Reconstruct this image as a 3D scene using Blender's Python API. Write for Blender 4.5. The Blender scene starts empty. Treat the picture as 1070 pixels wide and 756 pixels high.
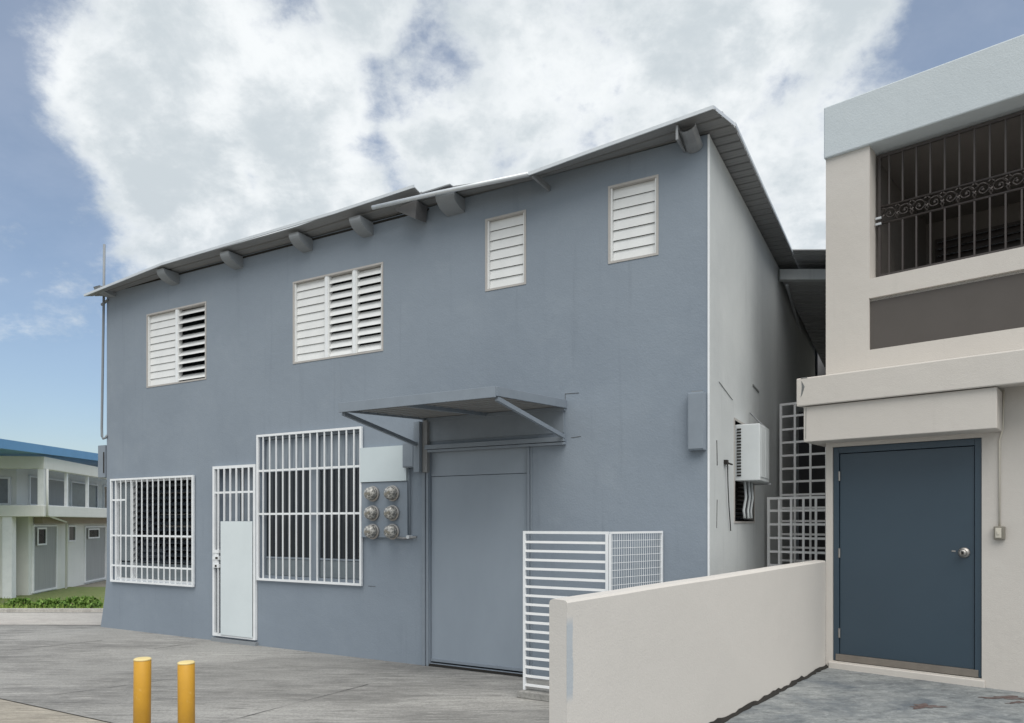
import bpy, math, random
from mathutils import Vector, Matrix
random.seed(7)
R = math.radians
sc = bpy.context.scene
col = sc.collection

# ------------------------------------------------------------------ camera
cam_d = bpy.data.cameras.new('camera'); cam = bpy.data.objects.new('camera', cam_d); col.objects.link(cam)
cam.location = (0, 0, 1.5); cam.rotation_euler = (R(90), 0, 0)
cam_d.sensor_width = 36; cam_d.lens = 36 * 750.65 / 1070
cam_d.shift_y = (546 - 378) / 1070
cam_d.clip_start = 0.05; cam_d.clip_end = 3000
sc.camera = cam

# ------------------------------------------------------------------ light, exposure
SUN_EL, SUN_AZ = R(58), R(165)          # azimuth from +Y towards +X
SKY_STRENGTH = 0.09
CLOUD_LIGHT = 6.0
sun_d = bpy.data.lights.new('sun', 'SUN'); sun = bpy.data.objects.new('sun', sun_d); col.objects.link(sun)
sun_d.energy = 1.75; sun_d.angle = R(60); sun_d.color = (1.0, 0.96, 0.90)
sv = Vector((math.sin(SUN_AZ) * math.cos(SUN_EL), math.cos(SUN_AZ) * math.cos(SUN_EL), math.sin(SUN_EL)))
sun.rotation_euler = sv.to_track_quat('Z', 'Y').to_euler()
sc.view_settings.view_transform = 'Standard'; sc.view_settings.look = 'None'
sc.view_settings.gamma = 1; sc.view_settings.use_curve_mapping = False
sc.view_settings.exposure = 0.82

class NT:
    """small helper for node graphs"""
    def __init__(s, tree): s.t = tree; s.t.nodes.clear()
    def n(s, typ, **kw):
        nd = s.t.nodes.new(typ)
        for k, v in kw.items(): setattr(nd, k, v)
        return nd
    def l(s, a, b): s.t.links.new(a, b)
    def val(s, sock, v):
        if hasattr(v, 'is_linked') or isinstance(v, bpy.types.NodeSocket): s.l(v, sock)
        else: sock.default_value = v
    def math(s, op, a, b=0.0, clamp=False):
        m = s.n('ShaderNodeMath', operation=op, use_clamp=clamp); s.val(m.inputs[0], a); s.val(m.inputs[1], b); return m.outputs[0]
    def noise(s, vec, scale, detail=4, rough=0.55, dist=0.0):
        m = s.n('ShaderNodeTexNoise'); s.l(vec, m.inputs['Vector']); m.inputs['Scale'].default_value = scale
        m.inputs['Detail'].default_value = detail; m.inputs['Roughness'].default_value = rough; m.inputs['Distortion'].default_value = dist
        return m.outputs['Fac']
    def ramp(s, fac, lo, hi, a=0.0, b=1.0, smooth=True):
        m = s.n('ShaderNodeMapRange'); m.interpolation_type = 'SMOOTHSTEP' if smooth else 'LINEAR'
        s.val(m.inputs['Value'], fac)
        m.inputs['From Min'].default_value = lo; m.inputs['From Max'].default_value = hi
        m.inputs['To Min'].default_value = a; m.inputs['To Max'].default_value = b
        return m.outputs['Result']
    def mix(s, fac, a, b):
        m = s.n('ShaderNodeMix', data_type='RGBA'); s.val(m.inputs['Factor'], fac)
        for k, v in (('A', a), ('B', b)):
            sk = [i for i in m.inputs if i.name == k and i.type == 'RGBA'][0]
            if isinstance(v, bpy.types.NodeSocket): s.l(v, sk)
            else: sk.default_value = (*v[:3], 1)
        return [o for o in m.outputs if o.type == 'RGBA'][0]
    def mapping(s, vec, scale=(1, 1, 1), loc=(0, 0, 0), rot=(0, 0, 0)):
        m = s.n('ShaderNodeMapping'); s.l(vec, m.inputs['Vector'])
        m.inputs['Scale'].default_value = scale; m.inputs['Location'].default_value = loc; m.inputs['Rotation'].default_value = rot
        return m.outputs['Vector']

# ------------------------------------------------------------------ world: Nishita sky and drifting cumulus
w = bpy.data.worlds.new('World'); sc.world = w; w.use_nodes = True
g = NT(w.node_tree)
out = g.n('ShaderNodeOutputWorld'); bg = g.n('ShaderNodeBackground'); g.l(bg.outputs[0], out.inputs[0])
bg.inputs['Strength'].default_value = SKY_STRENGTH
sky = g.n('ShaderNodeTexSky'); sky.sky_type = 'NISHITA'; sky.sun_disc = False
sky.sun_elevation = SUN_EL; sky.sun_rotation = SUN_AZ; sky.air_density = 1.0; sky.dust_density = 1.5; sky.ozone_density = 1.6
tc = g.n('ShaderNodeTexCoord'); D = tc.outputs['Generated']
sep = g.n('ShaderNodeSeparateXYZ'); g.l(D, sep.inputs[0])
zc = g.math('ADD', g.math('MAXIMUM', sep.outputs['Z'], 0.0), 0.55)
dv = g.n('ShaderNodeVectorMath', operation='DIVIDE'); cz = g.n('ShaderNodeCombineXYZ')
for i in range(3): g.l(zc, cz.inputs[i])
g.l(D, dv.inputs[0]); g.l(cz.outputs[0], dv.inputs[1]); P = dv.outputs[0]
n1 = g.noise(P, 2.6, 9, 0.58, 0.25)
n2 = g.noise(g.mapping(P, loc=(3.1, 1.7, 0.4)), 9.0, 8, 0.62, 0.15)
blobs = [(110, 100, .13, 1), (200, 40, .17, 1), (190, 180, .18, 1), (300, 130, .17, 1), (330, 210, .17, 1), (240, 240, .12, 1), (120, 150, .10, .9),
         (470, 160, .16, .80), (560, 120, .2, .66), (600, 40, .25, .66), (740, 40, .25, .85), (580, 200, .15, .85), (830, 150, .2, .72),
         (860, 10, .14, .95), (380, 0, .09, .62), (860, 250, .16, .85), (680, 150, .2, .66), (-350, 200, .3, .8), (1300, 200, .3, .8), (400, -500, .5, .75), (900, -400, .4, .7)]
acc = None
for (bx, by, r, wt) in blobs:
    d = Vector(((bx - 535) / 750.65, 1, (546 - by) / 750.65)); d.normalize()
    v = g.n('ShaderNodeVectorMath', operation='DISTANCE'); g.l(D, v.inputs[0]); v.inputs[1].default_value = d
    k = g.ramp(v.outputs['Value'], 0.0, r, wt, 0.0)
    acc = k if acc is None else g.math('MAXIMUM', acc, k)
behind = g.ramp(sep.outputs['Y'], 0.25, -0.3, 0.0, 0.95)          # the unseen cloudy sky behind the viewer, thickened to add ambient light
acc = g.math('MAXIMUM', acc, behind)
dens = g.math('ADD', acc, g.math('MULTIPLY', g.math('SUBTRACT', n1, 0.5), 1.9))
dens = g.math('ADD', dens, g.math('MULTIPLY', g.math('SUBTRACT', n2, 0.5), 0.95))
n4 = g.noise(g.mapping(P, loc=(1.1, 0.3, 4.0)), 24.0, 8, 0.65, 0.1)
dens = g.math('ADD', dens, g.math('MULTIPLY', g.math('SUBTRACT', n4, 0.5), 0.55))
mask = g.ramp(dens, 0.14, 0.60)
veil = g.ramp(sep.outputs['Z'], 0.10, 0.45, 0.04, 0.20)      # thin high veil paling the blue overhead
n3 = g.noise(g.mapping(P, loc=(0.9, 5.2, 2.0)), 4.6, 7, 0.6, 0.3)
core = g.ramp(dens, 0.45, 1.15, 0.0, 0.22)
shade = g.ramp(g.math('ADD', g.math('ADD', n3, core), g.math('ADD', g.math('MULTIPLY', n2, 0.55), g.math('MULTIPLY', n4, 0.12))), 0.66, 1.10, 0.0, 1.0)
ccol = g.mix(shade, (1.0, 1.035, 1.05), (0.66, 0.725, 0.765))
cl = g.n('ShaderNodeVectorMath', operation='SCALE'); g.l(ccol, cl.inputs[0]); cl.inputs['Scale'].default_value = CLOUD_LIGHT
skysc = g.n('ShaderNodeVectorMath', operation='SCALE'); g.l(sky.outputs[0], skysc.inputs[0]); skysc.inputs['Scale'].default_value = 0.84
fin = g.mix(g.math('ADD', g.math('MULTIPLY', mask, 0.78), veil), skysc.outputs[0], cl.outputs[0])
g.l(fin, bg.inputs['Color'])

# ------------------------------------------------------------------ materials
def principled(name):
    m = bpy.data.materials.new(name); m.use_nodes = True; g = NT(m.node_tree)
    o = g.n('ShaderNodeOutputMaterial'); b = g.n('ShaderNodeBsdfPrincipled'); g.l(b.outputs[0], o.inputs['Surface'])
    t = g.n('ShaderNodeTexCoord')
    return m, g, b, t.outputs['Object']
def bump(g, b, h, strength=0.3, dist=0.01):
    n = g.n('ShaderNodeBump'); n.inputs['Strength'].default_value = strength; n.inputs['Distance'].default_value = dist
    g.l(h, n.inputs['Height']); g.l(n.outputs[0], b.inputs['Normal'])
def paint(name, c, c2=None, rough=0.5, metal=0.0, nscale=6, bstr=0.08, amt=0.5, stretch=(1, 1, 1)):
    m, g, b, v = principled(name)
    c2 = c2 or tuple(x * 0.82 for x in c)
    n = g.noise(g.mapping(v, scale=stretch), nscale, 5, 0.6)
    g.l(g.mix(g.ramp(n, 0.35, 0.75, 0, amt), c, c2), b.inputs['Base Color'])
    b.inputs['Roughness'].default_value = rough; b.inputs['Metallic'].default_value = metal
    bump(g, b, g.noise(v, nscale * 12, 3, 0.6), bstr, 0.004)
    return m
def stucco(name, c, cd, cl, rough=0.8, blot=0.55, drip=0.25, coarse=70):
    m, g, b, v = principled(name)
    a = g.noise(v, 0.7, 6, 0.62, 0.3)
    base = g.mix(g.ramp(a, 0.35, 0.7, 0, blot), c, cd)
    f = g.noise(g.mapping(v, loc=(4, 2, 1)), 2.3, 7, 0.65)
    base = g.mix(g.ramp(f, 0.5, 0.8, 0, blot * 0.8), base, cl)
    d = g.noise(g.mapping(v, scale=(9, 9, 0.5)), 1.3, 5, 0.6)
    base = g.mix(g.ramp(d, 0.56, 0.8, 0, drip), base, tuple(x * 0.6 for x in cd))
    fine = g.noise(v, coarse, 4, 0.6)
    base = g.mix(g.ramp(fine, 0.3, 0.7, 0, 0.16), base, cd)
    g.l(base, b.inputs['Base Color'])
    b.inputs['Roughness'].default_value = rough
    h = g.math('ADD', g.math('MULTIPLY', fine, 0.5), g.noise(v, 6, 4, 0.6))
    bump(g, b, h, 0.35, 0.012)
    return m
M = {}
M['blue_wall'] = stucco('blue_grey_stucco', (.238, .279, .330), (.200, .238, .286), (.268, .308, .355), blot=.65, drip=.26)
M['blue_trim'] = paint('blue_grey_trim_paint', (.220, .256, .300), rough=.5)
M['door_grey'] = paint('blue_grey_door_paint', (.280, .325, .380), (.242, .284, .335), rough=.5, nscale=1.2, amt=.8, stretch=(1, 1, .5))
M['side_wall'] = stucco('pale_grey_stucco', (.56, .585, .59), (.47, .495, .505), (.61, .63, .635), blot=.7, drip=.4)
M['beige_wall'] = stucco('beige_stucco', (.605, .57, .53), (.545, .51, .475), (.645, .615, .575), blot=.45, drip=.10, coarse=110)
M['fascia'] = stucco('pale_blue_white_stucco', (.56, .61, .64), (.50, .55, .58), (.60, .65, .68), blot=.4, drip=.12)
M['white_paint'] = paint('white_enamel', (.80, .82, .84), (.66, .69, .71), rough=.35)
M['lattice_white'] = paint('bright_white_enamel', (.88, .89, .90), (.80, .81, .82), rough=.35)
M['louvre'] = paint('offwhite_louvre_enamel', (.76, .77, .77), (.66, .67, .67), rough=.4)
M['frame_beige'] = paint('aged_beige_frame_paint', (.44, .42, .40), rough=.5)
M['board'] = paint('pale_painted_board', (.56, .63, .66), (.50, .57, .60), rough=.6, nscale=3)
M['panel_white'] = paint('white_sheet_panel', (.66, .72, .74), (.58, .64, .66), rough=.45, nscale=2)
M['dark_brown'] = paint('taupe_brown_paint', (.088, .078, .072), (.075, .066, .06), rough=.7, nscale=3)
M['balcony_brown'] = paint('balcony_taupe_paint', (.17, .155, .145), (.14, .125, .115), rough=.8, nscale=3)
M['iron'] = paint('dark_bronze_iron', (.07, .06, .057), rough=.45, metal=.3)
M['door_blue'] = paint('slate_blue_door_paint', (.040, .066, .092), (.034, .057, .081), rough=.33, nscale=1.5, bstr=.03)
M['steel'] = paint('brushed_steel', (.42, .40, .38), rough=.38, metal=.8, stretch=(1, 1, 20))
M['kick'] = paint('worn_kick_plate', (.26, .23, .20), (.17, .15, .13), rough=.5, metal=.4)
M['galv'] = paint('galvanised_sheet', (.30, .31, .32), (.20, .20, .21), rough=.5, metal=.35, nscale=4, stretch=(.4, 3, 1))
M['dark_sheet'] = paint('dark_weathered_sheet', (.11, .11, .115), (.07, .07, .07), rough=.7, nscale=5)
M['pale_sheet'] = paint('pale_grey_sheet', (.42, .43, .44), (.32, .33, .34), rough=.5, nscale=3, stretch=(.4, 3, 1))  # paler grey base colour for the alley roof sheets
M['galv_light'] = paint('light_metal_edge', (.62, .65, .68), rough=.4, metal=.3)
M['eave'] = paint('grey_painted_sheet', (.24, .245, .25), (.17, .172, .175), rough=.6, nscale=3, stretch=(.4, 2, 1))
M['corbel'] = stucco('grey_concrete', (.26, .28, .30), (.19, .205, .22), (.30, .32, .34))
M['glass'] = paint('dark_glass', (.020, .025, .032), rough=.08, bstr=.0)
M['grey_glass'] = paint('grey_obscured_glass', (.16, .19, .21), (.11, .13, .15), rough=.25)
M['curtain'] = paint('pale_curtain', (.28, .32, .36), (.16, .19, .23), rough=.9, nscale=3, stretch=(8, 8, .6), amt=1)
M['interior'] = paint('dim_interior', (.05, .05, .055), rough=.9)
M['yellow'] = paint('yellow_bollard_paint', (.57, .30, .032), (.48, .25, .03), rough=.45, nscale=4)
def scuffed_yellow():
    m, g, b, v = principled('scuffed_yellow_paint')
    n = g.noise(v, 5, 6, .65); base = g.mix(g.ramp(n, .35, .7, 0, .7), (.58, .31, .032), (.47, .25, .03))
    c = g.noise(g.mapping(v, scale=(1, 1, .35)), 30, 7, .75); base = g.mix(g.ramp(c, .66, .70, 0, .8), base, (.20, .13, .05))
    d = g.noise(g.mapping(v, loc=(3, 2, 8)), 16, 5, .7); base = g.mix(g.ramp(d, .60, .72, 0, .45), base, (.68, .46, .16))
    g.l(base, b.inputs['Base Color']); b.inputs['Roughness'].default_value = .42; bump(g, b, c, .15, .004); return m
M['yellow'] = scuffed_yellow()
M['yellow_cap'] = paint('pale_bollard_cap', (.74, .60, .28), rough=.6)
M['ac'] = paint('aged_white_casing', (.60, .63, .64), (.50, .53, .54), rough=.45, nscale=3)
M['cable'] = paint('dark_cable', (.03, .03, .03), rough=.6)
M['pipe_grey'] = paint('grey_conduit', (.22, .24, .26), rough=.5)
M['switch'] = paint('weathered_switch_metal', (.28, .26, .22), (.18, .16, .13), rough=.5, metal=.4)
M['ivory'] = paint('ivory_plastic', (.62, .58, .50), rough=.5)
M['gap'] = paint('grime_and_shade_gap', (.022, .020, .018), rough=1)  # near black for grimy joints, dark holes and the soffit's shadow line
M['blue_roof'] = paint('faded_blue_roof_paint', (.13, .33, .60), (.10, .27, .52), rough=.5, nscale=2)
M['rust_stain'] = paint('old_reddish_floor_stain', (.085, .052, .048), (.15, .13, .125), rough=.8, nscale=18, amt=1)
M['cream'] = stucco('cream_white_plaster', (.76, .77, .74), (.66, .67, .64), (.80, .80, .78), drip=.35)
M['grey_panel'] = paint('grey_shutter_paint', (.34, .35, .35), (.26, .27, .27), rough=.6, nscale=2, stretch=(6, 6, .5))
M['brown_shade_and_pane'] = paint('tan_shade_and_pane', (.34, .29, .24), rough=.8)  # tan for the overhang's painted shadow band and one window pane
M['dark_wall'] = stucco('shade_dark_plaster', (.16, .16, .165), (.10, .10, .105), (.2, .2, .2))
M['crack'] = paint('hairline_crack', (.09, .09, .09), rough=1)
M['faint_crack'] = paint('dusty_joint', (.085, .085, .085), rough=1)
M['mark'] = paint('weathered_scratch', (.20, .21, .21), (.12, .12, .12), rough=1, nscale=20, amt=1)
M['rust'] = paint('rust_trim', (.20, .13, .10), rough=.8)

def concrete(name, c1, c2, c3, streak=(.35, 1, 1), rot=0.0, rip=(1.6, 15, 1), tint=None, tint2=None, rough=.85):
    m, g, b, v = principled(name)
    a = g.noise(g.mapping(v, scale=streak, rot=(0, 0, rot)), 1.1, 8, 0.65, 0.4)
    base = g.mix(g.ramp(a, .36, .64), c1, c2)
    s = g.noise(g.mapping(v, scale=(.25, 2.6, 1), rot=(0, 0, rot), loc=(2, 3, 0)), 2.2, 8, .72, .5)
    base = g.mix(g.ramp(s, .46, .72, 0, .75), base, c3)
    fs = g.noise(g.mapping(v, scale=rip, rot=(0, 0, rot), loc=(5, 1, 0)), 2.0, 8, .75, .8)
    base = g.mix(g.ramp(fs, .50, .66, 0, .65), base, tuple(x*.52 for x in c1)); base = g.mix(g.ramp(fs, .50, .36, 0, .45), base, tuple(min(1, x*1.35) for x in c2))
    if tint:
        t = g.noise(g.mapping(v, loc=(7, 1, 0)), .9, 6, .65, .5); base = g.mix(g.ramp(t, .50, .66, 0, .75), base, tint)
    if tint2:
        t = g.noise(g.mapping(v, scale=(.5, 1.3, 1), rot=(0, 0, -.7), loc=(1.3, 9, 0)), 1.9, 5, .6, .3); base = g.mix(g.ramp(t, .645, .69, 0, .75), base, tint2)
    f = g.noise(v, 38, 6, .7); base = g.mix(g.ramp(f, .42, .68, 0, .38), base, tuple(x * .55 for x in c1))
    vo = g.n('ShaderNodeTexVoronoi'); vo.inputs['Scale'].default_value = 26; g.l(v, vo.inputs['Vector'])
    spk = g.ramp(vo.outputs['Distance'], .02, .10, .35, 0); base = g.mix(spk, base, (.05, .05, .05))
    g.l(base, b.inputs['Base Color']); b.inputs['Roughness'].default_value = rough
    bump(g, b, g.math('ADD', g.noise(v, 60, 5, .7), g.math('ADD', g.math('MULTIPLY', s, 1.2), g.math('MULTIPLY', fs, 1.5))), .6, .010)
    return m
M['apron'] = concrete('weathered_concrete', (.21, .206, .196), (.37, .362, .343), (.115, .115, .113), rot=.15, tint=(.31, .305, .29))
M['tan_concrete'] = concrete('tan_concrete', (.33, .30, .25), (.44, .40, .335), (.24, .22, .185), rot=.3)
M['patio'] = concrete('blue_grey_worn_paint_concrete', (.17, .188, .20), (.29, .305, .305), (.095, .11, .125), streak=(1, 1.2, 1), rot=.6, rip=(3.5, 6, 1), tint=(.065, .086, .112))
M['pale_walk'] = concrete('pale_sidewalk', (.46, .43, .40), (.52, .50, .46), (.38, .35, .33))
M['dirt'] = concrete('dusty_ground', (.22, .20, .17), (.26, .25, .20), (.15, .14, .11))
def grass_mat(name, a, bb):
    m, g, b, v = principled(name); n = g.noise(v, 5, 6, .7)
    g.l(g.mix(g.ramp(n, .35, .65), a, bb), b.inputs['Base Color']); b.inputs['Roughness'].default_value = .8
    return m
M['grass'] = grass_mat('grass_blades', (.13, .22, .035), (.25, .31, .07))
M['leaf'] = grass_mat('shrub_leaves', (.09, .19, .03), (.18, .28, .06))
M['soil_grass'] = grass_mat('short_turf', (.11, .16, .04), (.17, .19, .07))
def meter_glass():
    m, g, b, v = principled('meter_dome_glass')
    n = g.noise(v, 38, 3, .6, .6)
    g.l(g.mix(g.ramp(n, .40, .60), (.15, .15, .145), (.50, .49, .46)), b.inputs['Base Color'])
    b.inputs['Roughness'].default_value = .12; b.inputs['Coat Weight'].default_value = .6
    bump(g, b, g.noise(v, 30, 3, .6), .5, .01); return m
M['meter'] = meter_glass()
def patched_beige():
    """low wall: beige paint with one flaked strip showing the older blue grey coat (world-fixed stain with its own outline)"""
    m, g, b, v = principled('beige_stucco_with_flaked_strip')
    s = g.n('ShaderNodeSeparateXYZ'); gm = g.n('ShaderNodeNewGeometry')
    a = g.noise(v, .7, 6, .62, .3)
    base = g.mix(g.ramp(a, .35, .7, 0, .4), (.60, .572, .54), (.53, .508, .48))
    f = g.noise(v, 90, 4, .6); base = g.mix(g.ramp(f, .3, .7, 0, .15), base, (.48, .46, .44))
    g.l(v, s.inputs[0])
    wob = g.math('MULTIPLY', g.math('SUBTRACT', g.noise(g.mapping(v, scale=(1, 1, .8)), 3.5, 4, .6), .5), .10)
    yy = g.math('ADD', s.outputs['Y'], wob)
    inner = g.math('MULTIPLY', g.ramp(yy, FLAKE_Y + .050, FLAKE_Y + .044), g.ramp(s.outputs['Z'], .43, .36))
    inner = g.math('MULTIPLY', inner, g.ramp(s.outputs['Z'], -.07, .0)); inner = g.math('MULTIPLY', inner, g.ramp(s.outputs['X'], .058, .0605))
    base = g.mix(inner, base, (.42, .455, .49))
    g.l(base, b.inputs['Base Color']); b.inputs['Roughness'].default_value = .8
    bump(g, b, g.math('ADD', g.math('MULTIPLY', f, .5), g.noise(v, 5, 4, .6)), .35, .01)
    return m

# ------------------------------------------------------------------ mesh helpers
ORI = {}
class MB:
    def __init__(s): s.v = []; s.f = []
    def quad(s, a, b, c, d):
        i = len(s.v); s.v += [tuple(a), tuple(b), tuple(c), tuple(d)]; s.f.append((i, i+1, i+2, i+3)); return s
    def poly(s, pts):
        i = len(s.v); s.v += [tuple(p) for p in pts]; s.f.append(tuple(range(i, i+len(pts)))); return s
    def box(s, x0, x1, y0, y1, z0, z1):
        i = len(s.v)
        s.v += [(x, y, z) for z in (z0, z1) for x, y in ((x0, y0), (x1, y0), (x1, y1), (x0, y1))]
        s.f += [tuple(i+k for k in q) for q in ((3, 2, 1, 0), (4, 5, 6, 7), (0, 1, 5, 4), (1, 2, 6, 5), (2, 3, 7, 6), (3, 0, 4, 7))]
        return s
    def hexa(s, p):       # 8 points: bottom ring, top ring
        i = len(s.v); s.v += [tuple(q) for q in p]
        s.f += [tuple(i+k for k in q) for q in ((3, 2, 1, 0), (4, 5, 6, 7), (0, 1, 5, 4), (1, 2, 6, 5), (2, 3, 7, 6), (3, 0, 4, 7))]
        return s
    def bar(s, a, b, w=.02, t=None, n=4, up=(0, 0, 1)):   # straight bar between two points
        a = Vector(a); b = Vector(b); t = t or w; d = (b - a).normalized(); u = Vector(up)
        if abs(d.dot(u)) > .95: u = Vector((0, 1, 0))
        e = d.cross(u).normalized(); h = e.cross(d).normalized(); i = len(s.v)
        if n == 4: ring = [(-.5, -.5), (.5, -.5), (.5, .5), (-.5, .5)]
        else: ring = [(.5*math.cos(2*math.pi*k/n), .5*math.sin(2*math.pi*k/n)) for k in range(n)]
        for q in (a, b):
            s.v += [tuple(q + e*(x*w) + h*(y*t)) for x, y in ring]
        s.f += [tuple(i + k for k in range(n))[::-1], tuple(i + n + k for k in range(n))]
        s.f += [(i+k, i+(k+1) % n, i+n+(k+1) % n, i+n+k) for k in range(n)]
        return s
    def tube(s, pts, r, n=8):
        pts = [Vector(p) for p in pts]; i0 = len(s.v)
        for k, p in enumerate(pts):
            d = (pts[min(k+1, len(pts)-1)] - pts[max(k-1, 0)]).normalized()
            u = Vector((0, 0, 1)) if abs(d.z) < .9 else Vector((0, 1, 0))
            e = d.cross(u).normalized(); h = e.cross(d).normalized()
            s.v += [tuple(p + e*(r*math.cos(2*math.pi*j/n)) + h*(r*math.sin(2*math.pi*j/n))) for j in range(n)]
        for k in range(len(pts)-1):
            a = i0 + k*n; s.f += [(a+j, a+(j+1) % n, a+n+(j+1) % n, a+n+j) for j in range(n)]
        s.f += [tuple(i0+j for j in range(n))[::-1], tuple(i0+(len(pts)-1)*n+j for j in range(n))]
        return s
    def lathe(s, c, prof, axis='z', n=20):   # prof: (radius, height) pairs
        i0 = len(s.v); c = Vector(c)
        for (r, h) in prof:
            for j in range(n):
                a = 2*math.pi*j/n; p = (r*math.cos(a), r*math.sin(a), h)
                if axis == 'y': p = (p[0], -p[2], p[1])
                s.v.append(tuple(c + Vector(p)))
        for k in range(len(prof)-1):
            a = i0+k*n; s.f += [(a+j, a+(j+1) % n, a+n+(j+1) % n, a+n+j) for j in range(n)]
        s.f += [tuple(i0+j for j in range(n))[::-1], tuple(i0+(len(prof)-1)*n+j for j in range(n))]
        return s
    def xf(s, mat): s.v = [tuple(mat @ Vector(p)) for p in s.v]; return s
    def build(s, name, mat, parent=None, bevel=0, smooth=False, label=None):
        n = len(s.v); lo = [min(p[i] for p in s.v) for i in range(3)]; hi = [max(p[i] for p in s.v) for i in range(3)]
        c = Vector(((lo[0]+hi[0])/2, (lo[1]+hi[1])/2, (lo[2]+hi[2])/2)) if parent is not None else Vector(((lo[0]+hi[0])/2, (lo[1]+hi[1])/2, lo[2]))
        me = bpy.data.meshes.new(name); me.from_pydata([tuple(Vector(p)-c) for p in s.v], [], s.f); me.update()
        o = bpy.data.objects.new(name, me); col.objects.link(o)
        if isinstance(mat, str): mat = M[mat]
        me.materials.append(mat)
        po = ORI.get(parent.name, Vector((0, 0, 0))) if parent is not None else Vector((0, 0, 0))
        o.location = c - po; ORI[o.name] = c
        if parent is not None: o.parent = parent
        if smooth:
            for p in me.polygons: p.use_smooth = True
        if bevel:
            b = o.modifiers.new('bevel', 'BEVEL'); b.width = bevel; b.segments = 2; b.limit_method = 'ANGLE'; b.angle_limit = R(40)
        if label: o['label'] = label
        return o
def tag(o, label=None, cat=None, group=None, kind=None):
    if label: o['label'] = label
    if cat: o['category'] = cat
    if group: o['group'] = group
    if kind: o['kind'] = kind
    return o
# two street frames: the blue house front and the beige house front (x to the right along the front, y into the house)
AF, AR = 1.0623, .844
OF, OR_ = (1.67, 6.085, 0), (3.093, 7.08, 0)
TF = Matrix.Translation(OF) @ Matrix.Rotation(AF - math.pi/2, 4, 'Z')
TR = Matrix.Translation(OR_) @ Matrix.Rotation(AR - math.pi/2, 4, 'Z')
def thing(name, label, cat, T=None, at=(0, 0, 0), group=None):
    """Empty at the thing's base; children are modelled in the frame T's coordinates"""
    o = bpy.data.objects.new(name, None); col.objects.link(o); o.empty_display_size = .2
    T = T or Matrix.Identity(4)
    o.matrix_world = T @ Matrix.Translation(at)
    ORI[o.name] = Vector(at)
    return tag(o, label, cat, group)

# ------------------------------------------------------------------ ground
def gz(x, y):
    t = min(max((y - 10.5) / 9.5, 0), 1); t = t*t*(3-2*t); return -.66 * t
def sheet(name, mat, pts, off, n=24, m=24, wob=0.0, kind='structure'):
    mb = MB(); a, b, c, d = [Vector((*p, 0)) for p in pts]
    for i in range(n+1):
        for j in range(m+1):
            u, v = i/n, j/m; p = (a*(1-u)+b*u)*(1-v) + (d*(1-u)+c*u)*v
            mb.v.append((p.x, p.y, gz(p.x, p.y) + off))
    mb.f = [(i*(m+1)+j, (i+1)*(m+1)+j, (i+1)*(m+1)+j+1, i*(m+1)+j+1) for i in range(n) for j in range(m)]
    o = mb.build(name, mat); o['kind'] = kind; return o
gm = MB(); xs = [-900, -300, -100, -40] + [-30+2*i for i in range(31)] + [60, 150, 400, 900]
ys = [-900, -200, -40, -10, 0, 5, 9] + [10+.7*i for i in range(16)] + [25, 40, 80, 200, 900]
for x in xs:
    for y in ys: gm.v.append((x, y, gz(x, y) - .02))
L_ = len(ys); gm.f = [(i*L_+j, (i+1)*L_+j, (i+1)*L_+j+1, i*L_+j+1) for i in range(len(xs)-1) for j in range(L_-1)]
gr = gm.build('ground', 'dirt'); gr['kind'] = 'structure'
# concrete apron in front of the blue house; joint line parallel to the house front
J = Vector((.879, -.476)); Nn = Vector((.476, .879))
j0 = Vector((-4.36, 6.12))
A1 = j0 - J*9; B1 = j0 + J*16
sheet('apron', 'apron', [tuple(A1), tuple(B1), tuple(B1 + Nn*11), tuple(A1 + Nn*11)], 0.0, 40, 30)
sheet('lower_apron', 'tan_concrete', [tuple(A1 - Nn*9), tuple(B1 - Nn*9), tuple(B1 - Nn*.005), tuple(A1 - Nn*.005)], -.004, 20, 10)
def strip(name, p, q, wdt, z, mat='gap', wob=.006):
    p = Vector(p); q = Vector(q); d = (q-p); n_ = max(2, int(d.length/.12)); e = Vector((-d.y, d.x)).normalized()
    mb = MB(); prev = None
    for i in range(n_+1):
        c = p + d*i/n_ + e*random.uniform(-wob, wob)*.6; h = wdt/2 + random.uniform(-wob, wob)*.5
        a, b = c-e*h, c+e*h; cur = ((a.x, a.y, gz(*a)+z), (b.x, b.y, gz(*b)+z))
        if prev: mb.quad(prev[0], prev[1], cur[1], cur[0])
        prev = cur
    o = mb.build(name, mat); o['kind'] = 'structure'; return o
strip('pavement_joint', (-4.14, 6.09), (-3.30, 6.83), .007, .004, 'faint_crack')
strip('pavement_joint', (-2.25, 5.25), (-1.33, 6.64), .007, .004, 'faint_crack')
strip('pavement_joint', (-5.99, 8.28), (-5.2, 9.12), .009, .004, 'faint_crack')
strip('pavement_joint', (-4.25, 8.53), (-3.98, 8.84), .008, .004, 'faint_crack')
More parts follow.
